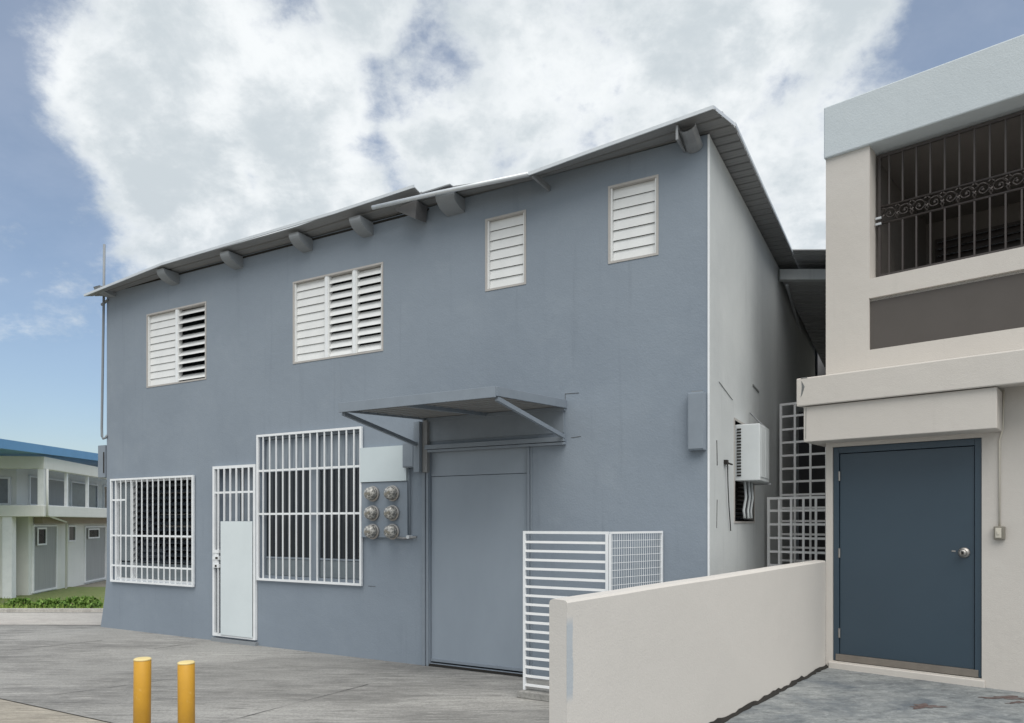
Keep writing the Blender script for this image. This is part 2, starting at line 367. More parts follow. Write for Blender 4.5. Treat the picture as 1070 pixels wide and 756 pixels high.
# patio on the beige house side of the low wall
pr = lambda x, y: tuple((TR @ Vector((x, y, 0))).xy)
mb = MB(); pz = lambda y: .004 + .070*max(0, 1+y/2.6)          # the patio rises gently to the door
for i in range(31):
    for j in range(41): yy = -9*(j/40)**1.5; mb.v.append(tuple(TR @ Vector((-.06 + 6.06*i/30, yy, pz(yy)))))
mb.f = [(i*41+j, (i+1)*41+j, (i+1)*41+j+1, i*41+j+1)[::-1] for i in range(30) for j in range(40)]
o = mb.build('patio', 'patio'); o['kind'] = 'structure'
def stain(cx, cy, rx, ry, rot):
    mb = MB(); pts = []; n_ = 36
    for k in range(n_):
        a = 2*math.pi*k/n_; q = 1+.35*math.sin(3*a+cx)+.25*math.sin(7*a+cy)+random.uniform(-.18, .18)
        p = Matrix.Rotation(rot, 3, 'Z') @ Vector((rx*q*math.cos(a), ry*q*math.sin(a), 0)) + Vector((cx, cy, 0))
        l_ = TR.inverted() @ p; pts.append((p.x, p.y, pz(l_.y)+.003))
    o = mb.poly(pts).build('floor_stain', 'rust_stain'); o['kind'] = 'structure'
stain(3.26, 5.66, .11, .06, .1); stain(4.02, 5.86, .17, .05, -.15); stain(4.02, 5.72, .08, .02, .2)
# beyond: pale pavement, turf, walkway
sheet('sidewalk', 'pale_walk', [(-30, 10.75), (-4.5, 10.45), (-4.5, 12.3), (-30, 12.7)], .006, 30, 6)
mb = MB(); mb.box(-30, -4.5, 12.66, 12.78, -.35, gz(0, 12.7)+.06); k_ = mb.build('kerb', 'pale_walk'); k_['kind'] = 'structure'
sheet('turf_base', 'soil_grass', [(-30, 12.78), (-4.5, 12.78), (-6, 24), (-34, 24)], .004, 30, 20)
gb = MB()
for i in range(5200):
    x = random.uniform(-18, -6.5); y = 12.8 + 7.4*random.random()**1.3
    z = gz(x, y); h = random.uniform(.04, .13); a = random.uniform(0, 6.28); wd = .012
    dx, dy = wd*math.cos(a), wd*math.sin(a); lx, ly = random.uniform(-.05, .05), random.uniform(-.05, .05)
    i0 = len(gb.v); gb.v += [(x-dx, y-dy, z), (x+dx, y+dy, z), (x+lx, y+ly, z+h)]; gb.f.append((i0, i0+1, i0+2))
tag(gb.build('grass', 'grass'), 'bright green grass strip in front of the white house with the blue roof', 'grass', kind='stuff')

# ------------------------------------------------------------------ facade with openings
def facade(mb, x0, x1, z0, z1, holes, depth, flare=None, y=0.0):
    xs = sorted({x0, x1, *[h[0] for h in holes], *[h[1] for h in holes]}); zs = sorted({z0, z1, *[h[2] for h in holes], *[h[3] for h in holes]} | ({.2, .45, .8} if flare else set()))
    def X(x, z): return x - (flare*max(0, (.8-z)/.8)**1.4 if (flare and x == x0) else 0)
    for i in range(len(xs)-1):
        for j in range(len(zs)-1):
            cx, cz = (xs[i]+xs[i+1])/2, (zs[j]+zs[j+1])/2
            if any(h[0] < cx < h[1] and h[2] < cz < h[3] for h in holes): continue
            a, b, c, d = xs[i], xs[i+1], zs[j], zs[j+1]
            mb.quad((X(a, c), y, c), (b, y, c), (b, y, d), (X(a, d), y, d))
    for (a, b, c, d, *dp) in holes:
        D_ = y + (dp[0] if dp else depth)
        mb.quad((a, y, c), (a, y, d), (a, D_, d), (a, D_, c)); mb.quad((b, y, d), (b, y, c), (b, D_, c), (b, D_, d))
        mb.quad((a, y, d), (b, y, d), (b, D_, d), (a, D_, d)); mb.quad((b, y, c), (a, y, c), (a, D_, c), (b, D_, c))

# ================================================================== BLUE GREY HOUSE
H = thing('house', 'two storey blue grey stucco house with white louvre windows and grey corrugated eaves', 'house', TF)
TOPZ = 4.79
UP1 = (-7.61, -6.39, 3.33, 4.33); UP2 = (-4.86, -3.51, 3.36, 4.325); W3 = (-2.215, -1.755, 3.80, 4.52); W4 = (-.91, -.44, 3.845, 4.55)
WB1 = (-8.34, -6.62, .69, 2.09); WB2 = (-5.40, -3.81, .83, 2.53); GATE = (-6.20, -5.47, .08, 2.19)
SD = (-2.90, -1.75, .03, 2.285, .06)
mb = MB(); facade(mb, -8.52, 0, 0, TOPZ, [UP1, UP2, W3, W4, WB1, WB2, GATE, SD], .13, flare=.15)
mb.build('front_wall', 'blue_wall', H)
mb = MB()                                     # side wall facing the alley: x = 0 plane, with the slot window
SL = (1.0, 1.98, 1.51, 2.49)
tmp = MB(); facade(tmp, 0, 7.6, 0, 4.79, [SL], .12)
mb.v = [(-p[1] - .002, p[0], p[2]) for p in tmp.v]; mb.f = tmp.f
mb.build('side_wall', 'side_wall', H, label='pale grey side wall with streaks facing the alley')
mb = MB(); mb.box(-8.50, -8.40, .05, 8, -1, 4.75).box(-8.5, 0, 7.9, 8, -1, 4.75).box(-8.4, -.02, .15, 7.9, 2.6, 2.7); mb.build('rear_wall', 'blue_wall', H)
mb = MB(); mb.box(-8.38, -.16, .3, 7.85, .0, .02); mb.build('floor_slab', 'interior', H)
mb = MB(); mb.box(-.012, .004, -.006, .012, 0.0, 4.785); mb.build('corner_strip', 'white_paint', H)

# --- roof sheets: ribs run along the front
def corr(x0f, x1f, y0, y1, zf, pitch=.14, amp=.030, nx=8, thick=.012):
    """ribbed sheet: x0f/x1f may depend on y"""
    mb = MB(); prof = []; shp = ((0, 0), (.3, 0), (.38, 1), (.72, 1), (.8, 0)) if pitch < .14 else ((0, 0), (.40, 0), (.46, .12), (.52, 0), (.78, 0), (.84, 1), (.92, 1), (.98, 0))
    y = y0
    while y < y1:
        for fr, h in shp:
            if y + fr*pitch <= y1: prof.append((y + fr*pitch, h*amp))
        y += pitch
    prof.append((y1, 0)); nr = len(prof)
    for side in (0, 1):
        for i in range(nx+1):
            for (yy, hh) in prof:
                a, b = x0f(yy), x1f(yy); xx = a + (b-a)*i/nx
                mb.v.append((xx, yy, zf(xx, yy) + hh + side*thick))
    N = (nx+1)*nr
    for side in (0, 1):
        for i in range(nx):
            for j in range(nr-1):
                q = (side*N+i*nr+j, side*N+(i+1)*nr+j, side*N+(i+1)*nr+j+1, side*N+i*nr+j+1)
                mb.f.append(q if side else q[::-1])
    for i in range(nx):
        for j in (0, nr-1): mb.f.append((i*nr+j, (i+1)*nr+j, N+(i+1)*nr+j, N+i*nr+j))
    for j in range(nr-1):
        for i in (0, nx): mb.f.append((i*nr+j, i*nr+j+1, N+i*nr+j+1, N+i*nr+j))
    return mb
def lerp_pts(pts):
    def f(x):
        if x <= pts[0][0]: return pts[0][1]
        for (a, za), (b, zb) in zip(pts, pts[1:]):
            if x <= b: return za + (zb-za)*(x-a)/(b-a)
        return pts[-1][1]
    return f
zl = lerp_pts([(-8.62, 4.665), (-8.45, 4.69), (-6.91, 4.80), (-4.56, 4.815), (-3.97, 4.845), (-2.9, 4.885)])
def zleft(x, y):
    s = min(max((y+.25)/.25, 0), 1); return zl(x)*(1-s) + (TOPZ + (zl(x)-4.80)*.4)*s + max(y, 0)*.012
corr(lambda y: -8.62, lambda y: -2.90, -.25, 7.9, zleft, nx=14).build('roof', 'eave', H, label='left corrugated roof sheets, weathered grey')
zr = lerp_pts([(-2.84, 4.79), (-2.42, 4.778), (-1.58, 4.69), (-1.0, 4.742), (.1, 4.83), (.25, 4.83)])
def zright(x, y):
    s = min(max((y+.25)/.3, 0), 1); return zr(x)*(1-s) + 4.806*s + max(y, 0)*.004
def xr(y): return .11 + min(max((y+.27)/.30, 0), 1)*.09
corr(lambda y: -2.42 if y < -.20 else -2.96, xr, -.27, 7.9, zright, nx=16).build('roof', 'eave', H, label='right corrugated roof sheets reaching over the side wall')
corr(lambda y: -2.80, lambda y: -2.46, -.27, -.02, lambda x, y: 4.80 + (x+2.8)*.03 + (y+.27)*.02, nx=2).build('loose_roof_sheet', 'galv', H, label='short loose roof sheet at the break in the eaves')
mb = MB(); mb.bar((-8.62, -.262, 4.676), (-6.91, -.262, 4.815), .012, .03).bar((-6.91, -.262, 4.815), (-3.97, -.262, 4.858), .012, .03).bar((-3.97, -.262, 4.858), (-2.9, -.262, 4.90), .012, .03)
mb.build('roof_edge', 'galv_light', H)
mb = MB(); mb.bar((-1.58, -.28, 4.705), (-1.0, -.28, 4.757), .012, .03).bar((-1.0, -.28, 4.757), (.10, -.28, 4.846), .012, .03).bar((.10, -.28, 4.846), (.2, .03, 4.83), .012, .03).bar((.208, .03, 4.83), (.208, 3.4, 4.84), .012, .03)
mb.build('roof_edge', 'galv_light', H)
mb = MB(); mb.tube([(-3.42, -.285, 4.785), (-2.6, -.285, 4.755), (-1.58, -.285, 4.70)], .022, 8); mb.build('eaves_pipe', 'galv_light', H, smooth=True, label='thin pale metal pipe lying along the broken eaves')
# folded flap hanging from the torn eaves
mb = MB(); mb.hexa([(-3.16, -.24, 4.72), (-2.93, -.20, 4.60), (-2.92, -.03, 4.62), (-3.14, -.03, 4.74), (-3.16, -.24, 4.74), (-2.90, -.22, 4.78), (-2.90, -.03, 4.78), (-3.14, -.03, 4.77)])
mb.build('torn_flap', 'dark_sheet', H, label='bent dark metal flap under the torn eaves')
mb = MB(); mb.box(-8.52, -2.9, -.010, 0, 4.756, 4.776); mb.build('soffit_shadow_strip', 'gap', H)  # dark strip painted in as the shadow line where soffit meets wall
# corbels
for x in (-8.38, -7.0, -5.78, -4.62, -3.72, -2.56):
    mb = MB(); n_ = 9; w_ = .10 if x != -2.56 else .14
    pr_ = [(-.235, 4.775)] + [(-.225*math.cos(t*math.pi/2/n_), 4.765 - (.125 if x > -8.3 else .08)*math.sin(t*math.pi/2/n_)) for t in range(n_+1)] + [(.02, 4.775)]
    a = [(x-w_*.75, p[0], p[1]) for p in pr_]; b = [(x+w_*.75, p[0], p[1]) for p in pr_]
    mb.poly(a[::-1]); mb.poly(b)
    for k in range(len(pr_)): kk = (k+1) % len(pr_); mb.quad(a[k], a[kk], b[kk], b[k])
    mb.build('corbel', 'corbel', H, bevel=.012)
# metal bracket by the right corner: a bent trough
mb = MB()
for k in range(7):
    t0, t1 = k/7*math.pi, (k+1)/7*math.pi
    f = lambda t, yy: (-.20 + .075*(1-math.cos(t)), yy, 4.775 - .05*math.sin(t))
    g0, g1 = f(t0, -.25), f(t1, -.25); h0, h1 = f(t0, -.01), f(t1, -.01)
    mb.quad(g0, g1, (h1[0], h1[1], h1[2]-.07), (h0[0], h0[1], h0[2]-.07))
mb.box(-.215, -.195, -.25, -.01, 4.68, 4.80)
mb.build('eaves_bracket', 'galv', H, label='bent sheet bracket under the eaves by the corner')
mb = MB(); mb.bar((-1.55, -.26, 4.70), (-1.50, -.01, 4.66), .02, .05); mb.build('eaves_bracket', 'galv', H)

# --- louvre windows
def louvre_window(rect, sections, nslat, frame='frame_beige', depth=.06, label=None):
    x0, x1, z0, z1 = rect; fw = .020
    mb = MB(); y0, y1 = -.006, depth+.02
    mb.box(x0, x0+fw, y0, y1, z0, z1).box(x1-fw, x1, y0, y1, z0, z1).box(x0+fw, x1-fw, y0, y1, z1-fw, z1).box(x0+fw, x1-fw, y0, y1, z0, z0+fw)
    W = mb.build('window', frame, H, label=label)
    edges = [x0+fw] + [s[0] for s in sections if s[0]] + [x1-fw]
    for k in range(1, len(edges)-1):
        MB().box(edges[k]-.018, edges[k]+.018, -.003, depth+.015, z0+fw, z1-fw).build('mullion', 'white_paint', W)
    for k, (ex, th) in enumerate(sections):
        a = edges[k] + (.018 if k else .0); b = edges[k+1] - (.018 if k < len(sections)-1 else .0)
        MB().box(a, a+.016, .004, depth, z0+fw, z1-fw).build('jamb', 'louvre', W); MB().box(b-.016, b, .004, depth, z0+fw, z1-fw).build('jamb', 'louvre', W)
        mb = MB(); n_ = nslat[k]; zz0, zz1 = z0+fw+.004, z1-fw-.002; p = (zz1-zz0)/n_
        for i in range(n_):
            t = R(th + random.uniform(-1.2, 1.2)); L = p*1.01; zc_ = zz0 + (i+.5)*p; yc = .032
            dy, dz = L/2*math.sin(t), L/2*math.cos(t); e = .004
            mb.hexa([(a+.017, yc-dy, zc_-dz), (b-.017, yc-dy, zc_-dz), (b-.017, yc-dy+e, zc_-dz+.001), (a+.017, yc-dy+e, zc_-dz+.001),
                     (a+.017, yc+dy, zc_+dz), (b-.017, yc+dy, zc_+dz), (b-.017, yc+dy+e, zc_+dz+.001), (a+.017, yc+dy+e, zc_+dz+.001)])
        mb.build('louvre_slats', 'louvre', W)
    return W
louvre_window(UP1, [(-6.98, 7), (None, 41)], (10, 9), label='left upstairs window, half of its louvres open')
louvre_window(UP2, [(-4.335, 8), (-3.922, 25), (None, 26)], (10, 10, 10), label='wide three bay upstairs louvre window')
louvre_window(W3, [(None, 8)], (7,), label='narrow closed louvre window upstairs')
louvre_window(W4, [(None, 8)], (7,), label='closed louvre window nearest the corner upstairs')

# --- barred ground floor windows
def grille(mb, x0, x1, z0, z1, nb, rails, y=-.03, t=.0145, fr=.026, posts=None):
    mb.box(x0, x0+fr, y-.013, y+.013, z0, z1).box(x1-fr, x1, y-.013, y+.013, z0, z1)
    mb.box(x0+fr, x1-fr, y-.013, y+.013, z1-fr, z1).box(x0+fr, x1-fr, y-.013, y+.013, z0, z0+fr)
    for r_ in rails: mb.box(x0+fr, x1-fr, y+.002, y+.012, r_-.012, r_+.012)
    for i in range(1, nb):
        x = x0 + (x1-x0)*i/nb; mb.box(x-t/2, x+t/2, y-.010, y+.0015, z0+fr, z1-fr)
# left window: jalousie panes and pale curtain inside
W = MB().box(-8.34, -8.31, .02, .09, .69, 2.09).box(-6.65, -6.62, .02, .09, .69, 2.09).box(-8.31, -6.65, .02, .09, 2.06, 2.09).box(-8.31, -6.65, .02, .09, .69, .72).box(-7.99, -7.965, .03, .08, .72, 2.06).build('window', 'white_paint', H, label='square barred window at the left end of the ground floor')
mb = MB(); grille(mb, -8.375, -6.60, .665, 2.11, 15, (1.315, .895)); mb.box(-8.35, -8.05, -.028, -.018, 1.80, 1.824); mb.build('window_grille', 'white_paint', W)
mb = MB()
for i in range(13):
    z = .96 + i*.085
    mb.hexa([(-7.96, .03, z), (-6.66, .03, z), (-6.66, .036, z+.002), (-7.96, .036, z+.002), (-7.96, .075, z+.045), (-6.66, .075, z+.045), (-6.66, .081, z+.047), (-7.96, .081, z+.047)])
mb.build('jalousie', 'glass', W)
MB().box(-8.305, -6.655, .07, .076, .725, .94).build('pane', 'grey_glass', W)
MB().box(-8.305, -7.995, .05, .056, .96, 2.05).build('pane', 'grey_glass', W)
mb = MB()
for k in range(40):
    a = -8.28 + k*.022; mb.quad((a, .14+.02*(k % 2), .75), (a+.022, .14+.02*((k+1) % 2), .75), (a+.022, .14+.02*((k+1) % 2), 1.35+.25*math.sin(k*.35)), (a, .14+.02*(k % 2), 1.35+.25*math.sin((k-1)*.35)))
mb.build('curtain', 'curtain', W)
for i in range(7): MB().box(-7.8, -6.7, .32, .50, .95+i*.16, .975+i*.16).build('shelf', 'frame_beige', W)   # shelves seen dimly inside
# big window
W = MB().box(-5.40, -5.36, .02, .09, .83, 2.53).box(-3.85, -3.81, .02, .09, .83, 2.53).box(-5.36, -3.85, .02, .09, 2.50, 2.53).box(-5.36, -3.85, .02, .09, .83, .86).box(-4.60, -4.48, .025, .085, .86, 2.50).build('window', 'blue_trim', H, label='tall barred window left of the meters')
mb = MB(); grille(mb, -5.43, -3.785, .80, 2.555, 15, (2.12, 1.60)); mb.build('window_grille', 'white_paint', W)
for q in ((-5.355, -4.61, .05, .056, 1.09, 2.10), (-4.475, -3.855, .05, .056, 1.09, 2.10)): MB().box(*q).build('pane', 'glass', W)
for q in ((-5.355, -4.61, .045, .051, .865, 1.06), (-4.475, -3.855, .045, .051, .865, 1.06)): MB().box(*q).build('pane', 'grey_glass', W)
for q in ((-5.355, -4.61, .045, .051, 2.14, 2.495), (-4.475, -3.855, .045, .051, 2.14, 2.495)): MB().box(*q).build('pane', 'curtain', W)
for q in ((-5.355, -4.60, .04, .06, 1.065, 1.085), (-4.48, -3.855, .04, .06, 1.065, 1.085), (-5.355, -4.60, .04, .06, 2.105, 2.135), (-4.48, -3.855, .04, .06, 2.105, 2.135)): MB().box(*q).build('transom', 'blue_trim', W)
# gate door
Gt = MB(); x0, x1, z0, z1 = -6.225, -5.455, .07, 2.205
Gt.box(x0, x0+.035, -.04, -.005, z0, z1).box(x1-.035, x1, -.04, -.005, z0, z1).box(x0+.035, x1-.035, -.04, -.005, z1-.035, z1).box(x0+.035, x1-.035, -.04, -.005, z0, z0+.035).box(x0+.035, x1-.035, -.03, -.012, 1.86, 1.885)
Gt = Gt.build('gate', 'white_paint', H, label='white barred security gate with a plain sheet panel')
mb = MB()
for i in range(1, 7):
    x = x0 + (x1-x0)*i/7; mb.box(x-.009, x+.009, -.046, -.031, (z0+.036) if i == 1 else 1.515, z1-.036)
mb.build('bar', 'white_paint', Gt)
MB().box(-6.06, -5.492, -.052, -.046, .095, 1.512).build('sheet_panel', 'panel_white', Gt, bevel=.002)
mb = MB(); mb.box(-6.20, -6.085, -.06, -.03, .93, .975).box(-6.20, -6.085, -.06, -.03, 1.03, 1.075).box(-6.20, -6.085, -.06, -.03, 1.115, 1.155).box(-6.17, -6.12, -.055, -.03, .975, 1.115); mb.build('lock', 'white_paint', Gt)
for q in ((-6.14, -6.10, -.065, -.06, 1.04, 1.065), (-6.15, -6.12, -.065, -.06, .94, .965)): MB().box(*q).build('keyhole', 'gap', Gt)
D0 = MB().box(-6.2, -5.47, .09, .12, .06, 2.19).build('door', 'blue_trim', H, label='blue grey door behind the white gate')
MB().box(-5.86, -5.80, .084, .09, 1.5, 2.15).build('door_slot', 'glass', D0)
MB().box(-6.24, -5.44, -.05, .0, .0, .045).build('doorstep', 'corbel', H)

# sliding metal door
SDo = MB().box(-2.895, -1.745, .03, .05, .045, 1.975).build('metal_door', 'door_grey', H, bevel=.003, label='wide plain metal door painted like the wall')
MB().box(-2.895, -1.745, .027, .05, 1.980, 2.27).build('transom_panel', 'door_grey', SDo)
MB().box(-2.895, -1.745, .018, .03, .05, .075).build('door_rail', 'blue_trim', SDo)
for q in ((-2.985, -2.945, -.018, .0, .0, 2.30), (-2.93, -2.905, -.014, 0, .0, 2.30), (-1.74, -1.715, -.014, 0, .03, 2.22), (-1.705, -1.69, -.008, 0, .03, 2.22)): MB().box(*q).build('door_frame', 'blue_trim', H, bevel=.002)
mb = MB(); mb.box(-2.92, -1.33, -.06, -.003, 2.255, 2.30).box(-2.92, -1.33, -.05, -.003, 2.225, 2.250); mb.build('door_track', 'blue_trim', H, bevel=.003)
MB().box(-2.93, -1.35, -.012, 0, 2.34, 2.56).build('lintel_panel', 'blue_trim', H, bevel=.002)
MB().box(-2.945, -2.895, -.006, .0, .0, .01).box(-2.895, -1.745, -.01, .03, .005, .028).build('door_gap', 'gap', H)
# hairline marks in the plaster (real thin filler lines)
mb = MB()
for (x, z, dx, dz) in ((-1.34, 2.705, .14, -.004), (-1.34, 2.62, .0, .085), (-1.28, 2.29, .10, .006), (-3.72, .80, .10, .0)):
    MB().bar((x, -.001, z), (x+dx, -.001, z+dz), .004, .004).build('wall_mark', 'crack', H)

# ------------------------------------------------------------------ canopy over the metal door
C_ = thing('canopy', 'flat grey metal canopy on two slanted struts above the wide metal door', 'canopy', TF, (-2.13, 0, 2.5))
XL, XR, YF = -2.945, -1.332, -1.3
zt = lambda y: 2.645 + (y/1.3)*.085
mb = MB()                    # fascia: front, two sides, thin top sheet
def fas(xa, ya, xb, yb, h, t=.02):
    mb.bar((xa, ya, zt(ya)-h/2), (xb, yb, zt(yb)-h/2), t, h)
fas(XL, YF, XR, YF, .085); fas(XR, YF, XR, -.003, .075); fas(XL, YF, XL, -.003, .075)
mb.build('fascia', 'blue_trim', C_, bevel=.002)
corr(lambda y: XL+.012, lambda y: XR-.012, YF+.012, -.005, lambda x, y: zt(y)-.060, pitch=.13, amp=.034, nx=2, thick=.008).build('canopy_sheet', 'eave', C_)
mb = MB(); mb.bar((-2.2, YF+.02, zt(YF)-.07), (-2.2, -.01, zt(0)-.07), .035, .04); mb.build('joist', 'blue_trim', C_)
mb = MB(); mb.bar((-2.96, -.02, 2.56), (XR, -.02, 2.56), .03, .03); mb.build('wall_angle', 'blue_trim', C_)
MB().bar((XL+.02, YF+.03, 2.47), (-3.0, -.03, 2.30), .03, .035).build('strut', 'blue_trim', C_)
MB().bar((XR-.01, YF+.03, 2.47), (XR-.01, -.03, 2.30), .03, .035).build('strut', 'blue_trim', C_)
MB().box(-3.03, -2.955, -.10, -.003, 2.02, 2.545).build('bracket_post', 'blue_trim', C_, bevel=.003)
MB().box(-2.950, -2.89, -.055, -.003, 2.02, 2.56).build('bracket_post', 'eave', C_, bevel=.003)
E_ = thing('electrical_box', 'small blue grey box wedged beside the canopy post above the meters', 'electrical box', TF, (-3.1, 0, 2.07))
MB().box(-3.185, -3.035, -.085, -.002, 2.075, 2.335).build('casing', 'blue_trim', E_, bevel=.004)
MB().box(-3.175, -3.045, -.092, -.0855, 2.085, 2.325).build('cover', 'blue_trim', E_, bevel=.003)
MB().tube([(-3.14, -.03, 2.075), (-3.14, -.03, 1.95), (-3.14, -.018, 1.34)], .006, 8).build('conduit', 'blue_trim', E_, smooth=True)
# pale board + meter cabinet
B_ = MB().box(-3.795, -3.165, -.05, -.002, 1.94, 2.315).build('meter_board', 'board'); B_.matrix_world = TF @ Matrix.Translation(B_.location)
tag(B_, 'blank pale board mounted on the wall above the six meters', 'board')
Cab = thing('meter_cabinet', 'flat blue grey meter cabinet below the pale board', 'meter cabinet', TF, (-3.48, 0, 1.33))
MB().box(-3.785, -3.160, -.035, -.002, 1.335, 1.936).build('casing', 'blue_wall', Cab, bevel=.004)
MB().tube([(-3.34, -.045, 1.345), (-3.2, -.05, 1.33), (-3.03, -.05, 1.345)], .013, 8).build('conduit', 'galv', Cab, smooth=True)
MB().lathe((-3.13, -.05, 1.345), [(.02, -.05), (.02, .02)], 'y', 10).build('conduit_fitting', 'galv_light', Cab)
rows = ('top', 'middle', 'bottom')
proto = None
for r_, z in enumerate((1.81, 1.60, 1.40)):
    for c, x in enumerate((-3.615, -3.343)):
        lab = 'round glass electric meter, %s row, %s column of the cabinet' % (rows[r_], ('left', 'right')[c])
        if proto is None:
            T0 = TF @ Matrix.Translation((x, -.035, z))
            m = bpy.data.objects.new('electric_meter', None); col.objects.link(m); m.matrix_world = T0; ORI[m.name] = Vector((0, 0, 0)); m.empty_display_size = .05
            MB().lathe((0, 0, 0), [(.082, .0), (.085, .006), (.085, .022), (.074, .026)], 'y', 24).build('ring', 'steel', m, smooth=False)
            MB().lathe((0, 0, 0), [(.073, .024), (.072, .065), (.064, .088), (.045, .102), (.015, .108)], 'y', 22).build('dome', 'meter', m, smooth=True)
            MB().box(-.035, .035, -.1095, -.10, -.012, .012).build('register', 'switch', m)
            proto = m
        else:
            m = proto.copy(); col.objects.link(m); m.matrix_world = TF @ Matrix.Translation((x, -.035, z)) @ Matrix.Rotation(random.uniform(-.5, .5), 4, 'Y')
            for ch in proto.children: q = ch.copy(); col.objects.link(q); q.parent = m
        tag(m, lab, 'electric meter', 'six electric meters on the cabinet')

# corner boxes
E_ = thing('electrical_box', 'flat grey utility box on the right corner of the blue front wall', 'electrical box', TF, (-.08, 0, 2.1))
MB().box(-.165, -.024, -.075, -.002, 2.11, 2.60).build('casing', 'blue_wall', E_, bevel=.004)
MB().box(-.158, -.030, -.082, -.0755, 2.12, 2.59).build('cover', 'blue_trim', E_, bevel=.003)
MB().box(-.14, -.05, -.04, -.01, 2.60, 2.618).build('hub', 'pipe_grey', E_)
E_ = thing('electrical_box', 'grey utility box on the left corner of the blue house below the mast', 'electrical box', TF, (-8.6, 0, 2.1))
MB().box(-8.70, -8.535, -.02, .10, 2.14, 2.60).build('casing', 'blue_trim', E_, bevel=.004)
MB().box(-8.56, -8.545, -.03, -.02, 2.2, 2.5).build('hinge', 'gap', E_)
Mp = thing('service_mast', 'thin tall grey pipe rising past the eaves at the left corner, hooked at its foot', 'pipe', TF, (-8.62, 0, 2.7))
MB().tube([(-8.50, -.005, 2.74), (-8.52, -.02, 2.70), (-8.555, -.03, 2.69), (-8.585, -.03, 2.73), (-8.59, -.03, 2.85), (-8.545, -.03, 4.6), (-8.53, -.03, 5.45)], .017, 8).build('pipe', 'pipe_grey', Mp, smooth=True)
MB().bar((-8.60, -.03, 4.60), (-8.48, -.005, 4.66), .02, .03).build('clamp', 'pipe_grey', Mp)

# ------------------------------------------------------------------ side wall fittings
SW = MB(); SW.box(-.10, .004, .97, 1.0, 1.49, 2.51).box(-.10, .004, 1.98, 2.01, 1.49, 2.51).box(-.10, .004, 1.0, 1.98, 2.49, 2.51).box(-.1, .004, 1.0, 1.98, 1.49, 1.51)
W = SW.build('window', 'frame_beige', H, label='narrow dark window behind the air conditioner')
mb = MB()
for i in range(21):
    z = 1.53 + i*.045; mb.hexa([(-.02, 1.0, z), (-.02, 1.97, z), (-.024, 1.97, z+.002), (-.024, 1.0, z+.002), (-.06, 1.0, z+.03), (-.06, 1.97, z+.03), (-.064, 1.97, z+.032), (-.064, 1.0, z+.032)])
mb.build('jalousie', 'glass', W)
MB().box(-.11, -.10, 1.0, 1.98, 1.51, 2.49).build('pane', 'gap', W)
Ac = thing('air_conditioner', 'white boxy window air conditioner sticking out of the alley side wall', 'air conditioner', TF, (.1, 1.2, 1.9))
MB().box(-.02, .22, 1.08, 1.60, 1.905, 2.455).build('casing', 'ac', Ac, bevel=.008)
mb = MB()
mb.box(.2205, .226, 1.12, 1.34, 1.94, 2.42).box(.2205, .226, 1.355, 1.56, 1.94, 2.42)
mb.build('front_panel', 'ac', Ac, bevel=.002)
mb = MB()
for i in range(16): mb.box(.005, .045, 1.072, 1.079, 1.95+i*.03, 1.965+i*.03)
mb.build('vent_grille', 'gap', Ac)
MB().bar((.0, 1.75, 2.66), (.20, 1.50, 2.46), .010, .010).build('bracket', 'galv', Ac)
MB().box(.0, .24, 1.60, 1.63, 1.885, 1.902).build('bracket', 'galv', Ac)
mb = MB()
for k, (y, x) in enumerate(((1.22, .05), (1.30, .07), (1.38, .05), (1.45, .07))):
    mb.tube([(x, y, 1.91), (x+.01, y+.01, 1.75), (x-.01, y+.02*(k % 2), 1.62), (x, y, 1.54)], .014, 6)
mb.build('hose', 'ac', Ac, smooth=True)
Wr = thing('outdoor_tap', 'small rusty fitting with a dangling thin wire on the pale side wall', 'wall fitting', TF, (0, .57, 2.0))
MB().box(0, .03, .54, .60, 2.03, 2.07).bar((.01, .6, 2.05), (.03, .75, 2.04), .012, .012).build('fitting', 'gap', Wr)
MB().tube([(.02, .60, 2.04), (.02, .62, 1.85), (.02, .66, 1.65), (.015, .74, 1.48), (.01, .78, 1.42)], .005, 6).build('wire', 'cable', Wr)
for a_, b_, w_, t_ in (((.002, .26, 2.22), (.002, .28, 2.0), .010, .004), ((.002, .28, 1.7), (.002, .26, 1.45), .006, .004), ((.002, 1.9, 2.98), (.002, 2.25, 2.96), .006, .02), ((.002, .35, 2.75), (.002, .9, 2.67), .004, .004)):
    MB().bar(a_, b_, w_, t_).build('wall_mark', 'mark', H)

# ------------------------------------------------------------------ alley: beam, roofs, back wall, lattice gates
Al = thing('alley_roof', 'dark ribbed lean to roof with a grey beam bridging the alley', 'roof', None, (3.45, 9.0, 4.6))
MB().box(3.42, 6.2, 9.17, 9.27, 4.60, 4.735).build('beam', 'side_wall', Al, bevel=.004)
corr(lambda y: 3.44 + (y-8.87)*.55, lambda y: 7.0 + (y-8.87)*.6, 8.87, 15.5, lambda x, y: 4.86, pitch=.16, amp=.030, nx=4).build('roof_sheet', 'pale_sheet', Al)
corr(lambda y: 3.50 + (y-9.3)*.57, lambda y: 7.2 + (y-9.3)*.6, 9.30, 14.5, lambda x, y: 4.62 - (y-9.3)*.06, pitch=.16, amp=.030, nx=4).build('roof_sheet', 'pale_sheet', Al)
MB().bar((3.56, 9.3, 4.57), (5.1, 12.4, 4.36), .03, .03).bar((3.95, 8.95, 4.845), (4.15, 9.2, 4.80), .03, .03).build('rafter', 'galv_light', Al)
MB().box(3.9, 8.2, 14.3, 14.4, -1, 5.3).build('back_wall', 'dark_wall', Al)  # dark colour stands in for the shadow at the alley's far end
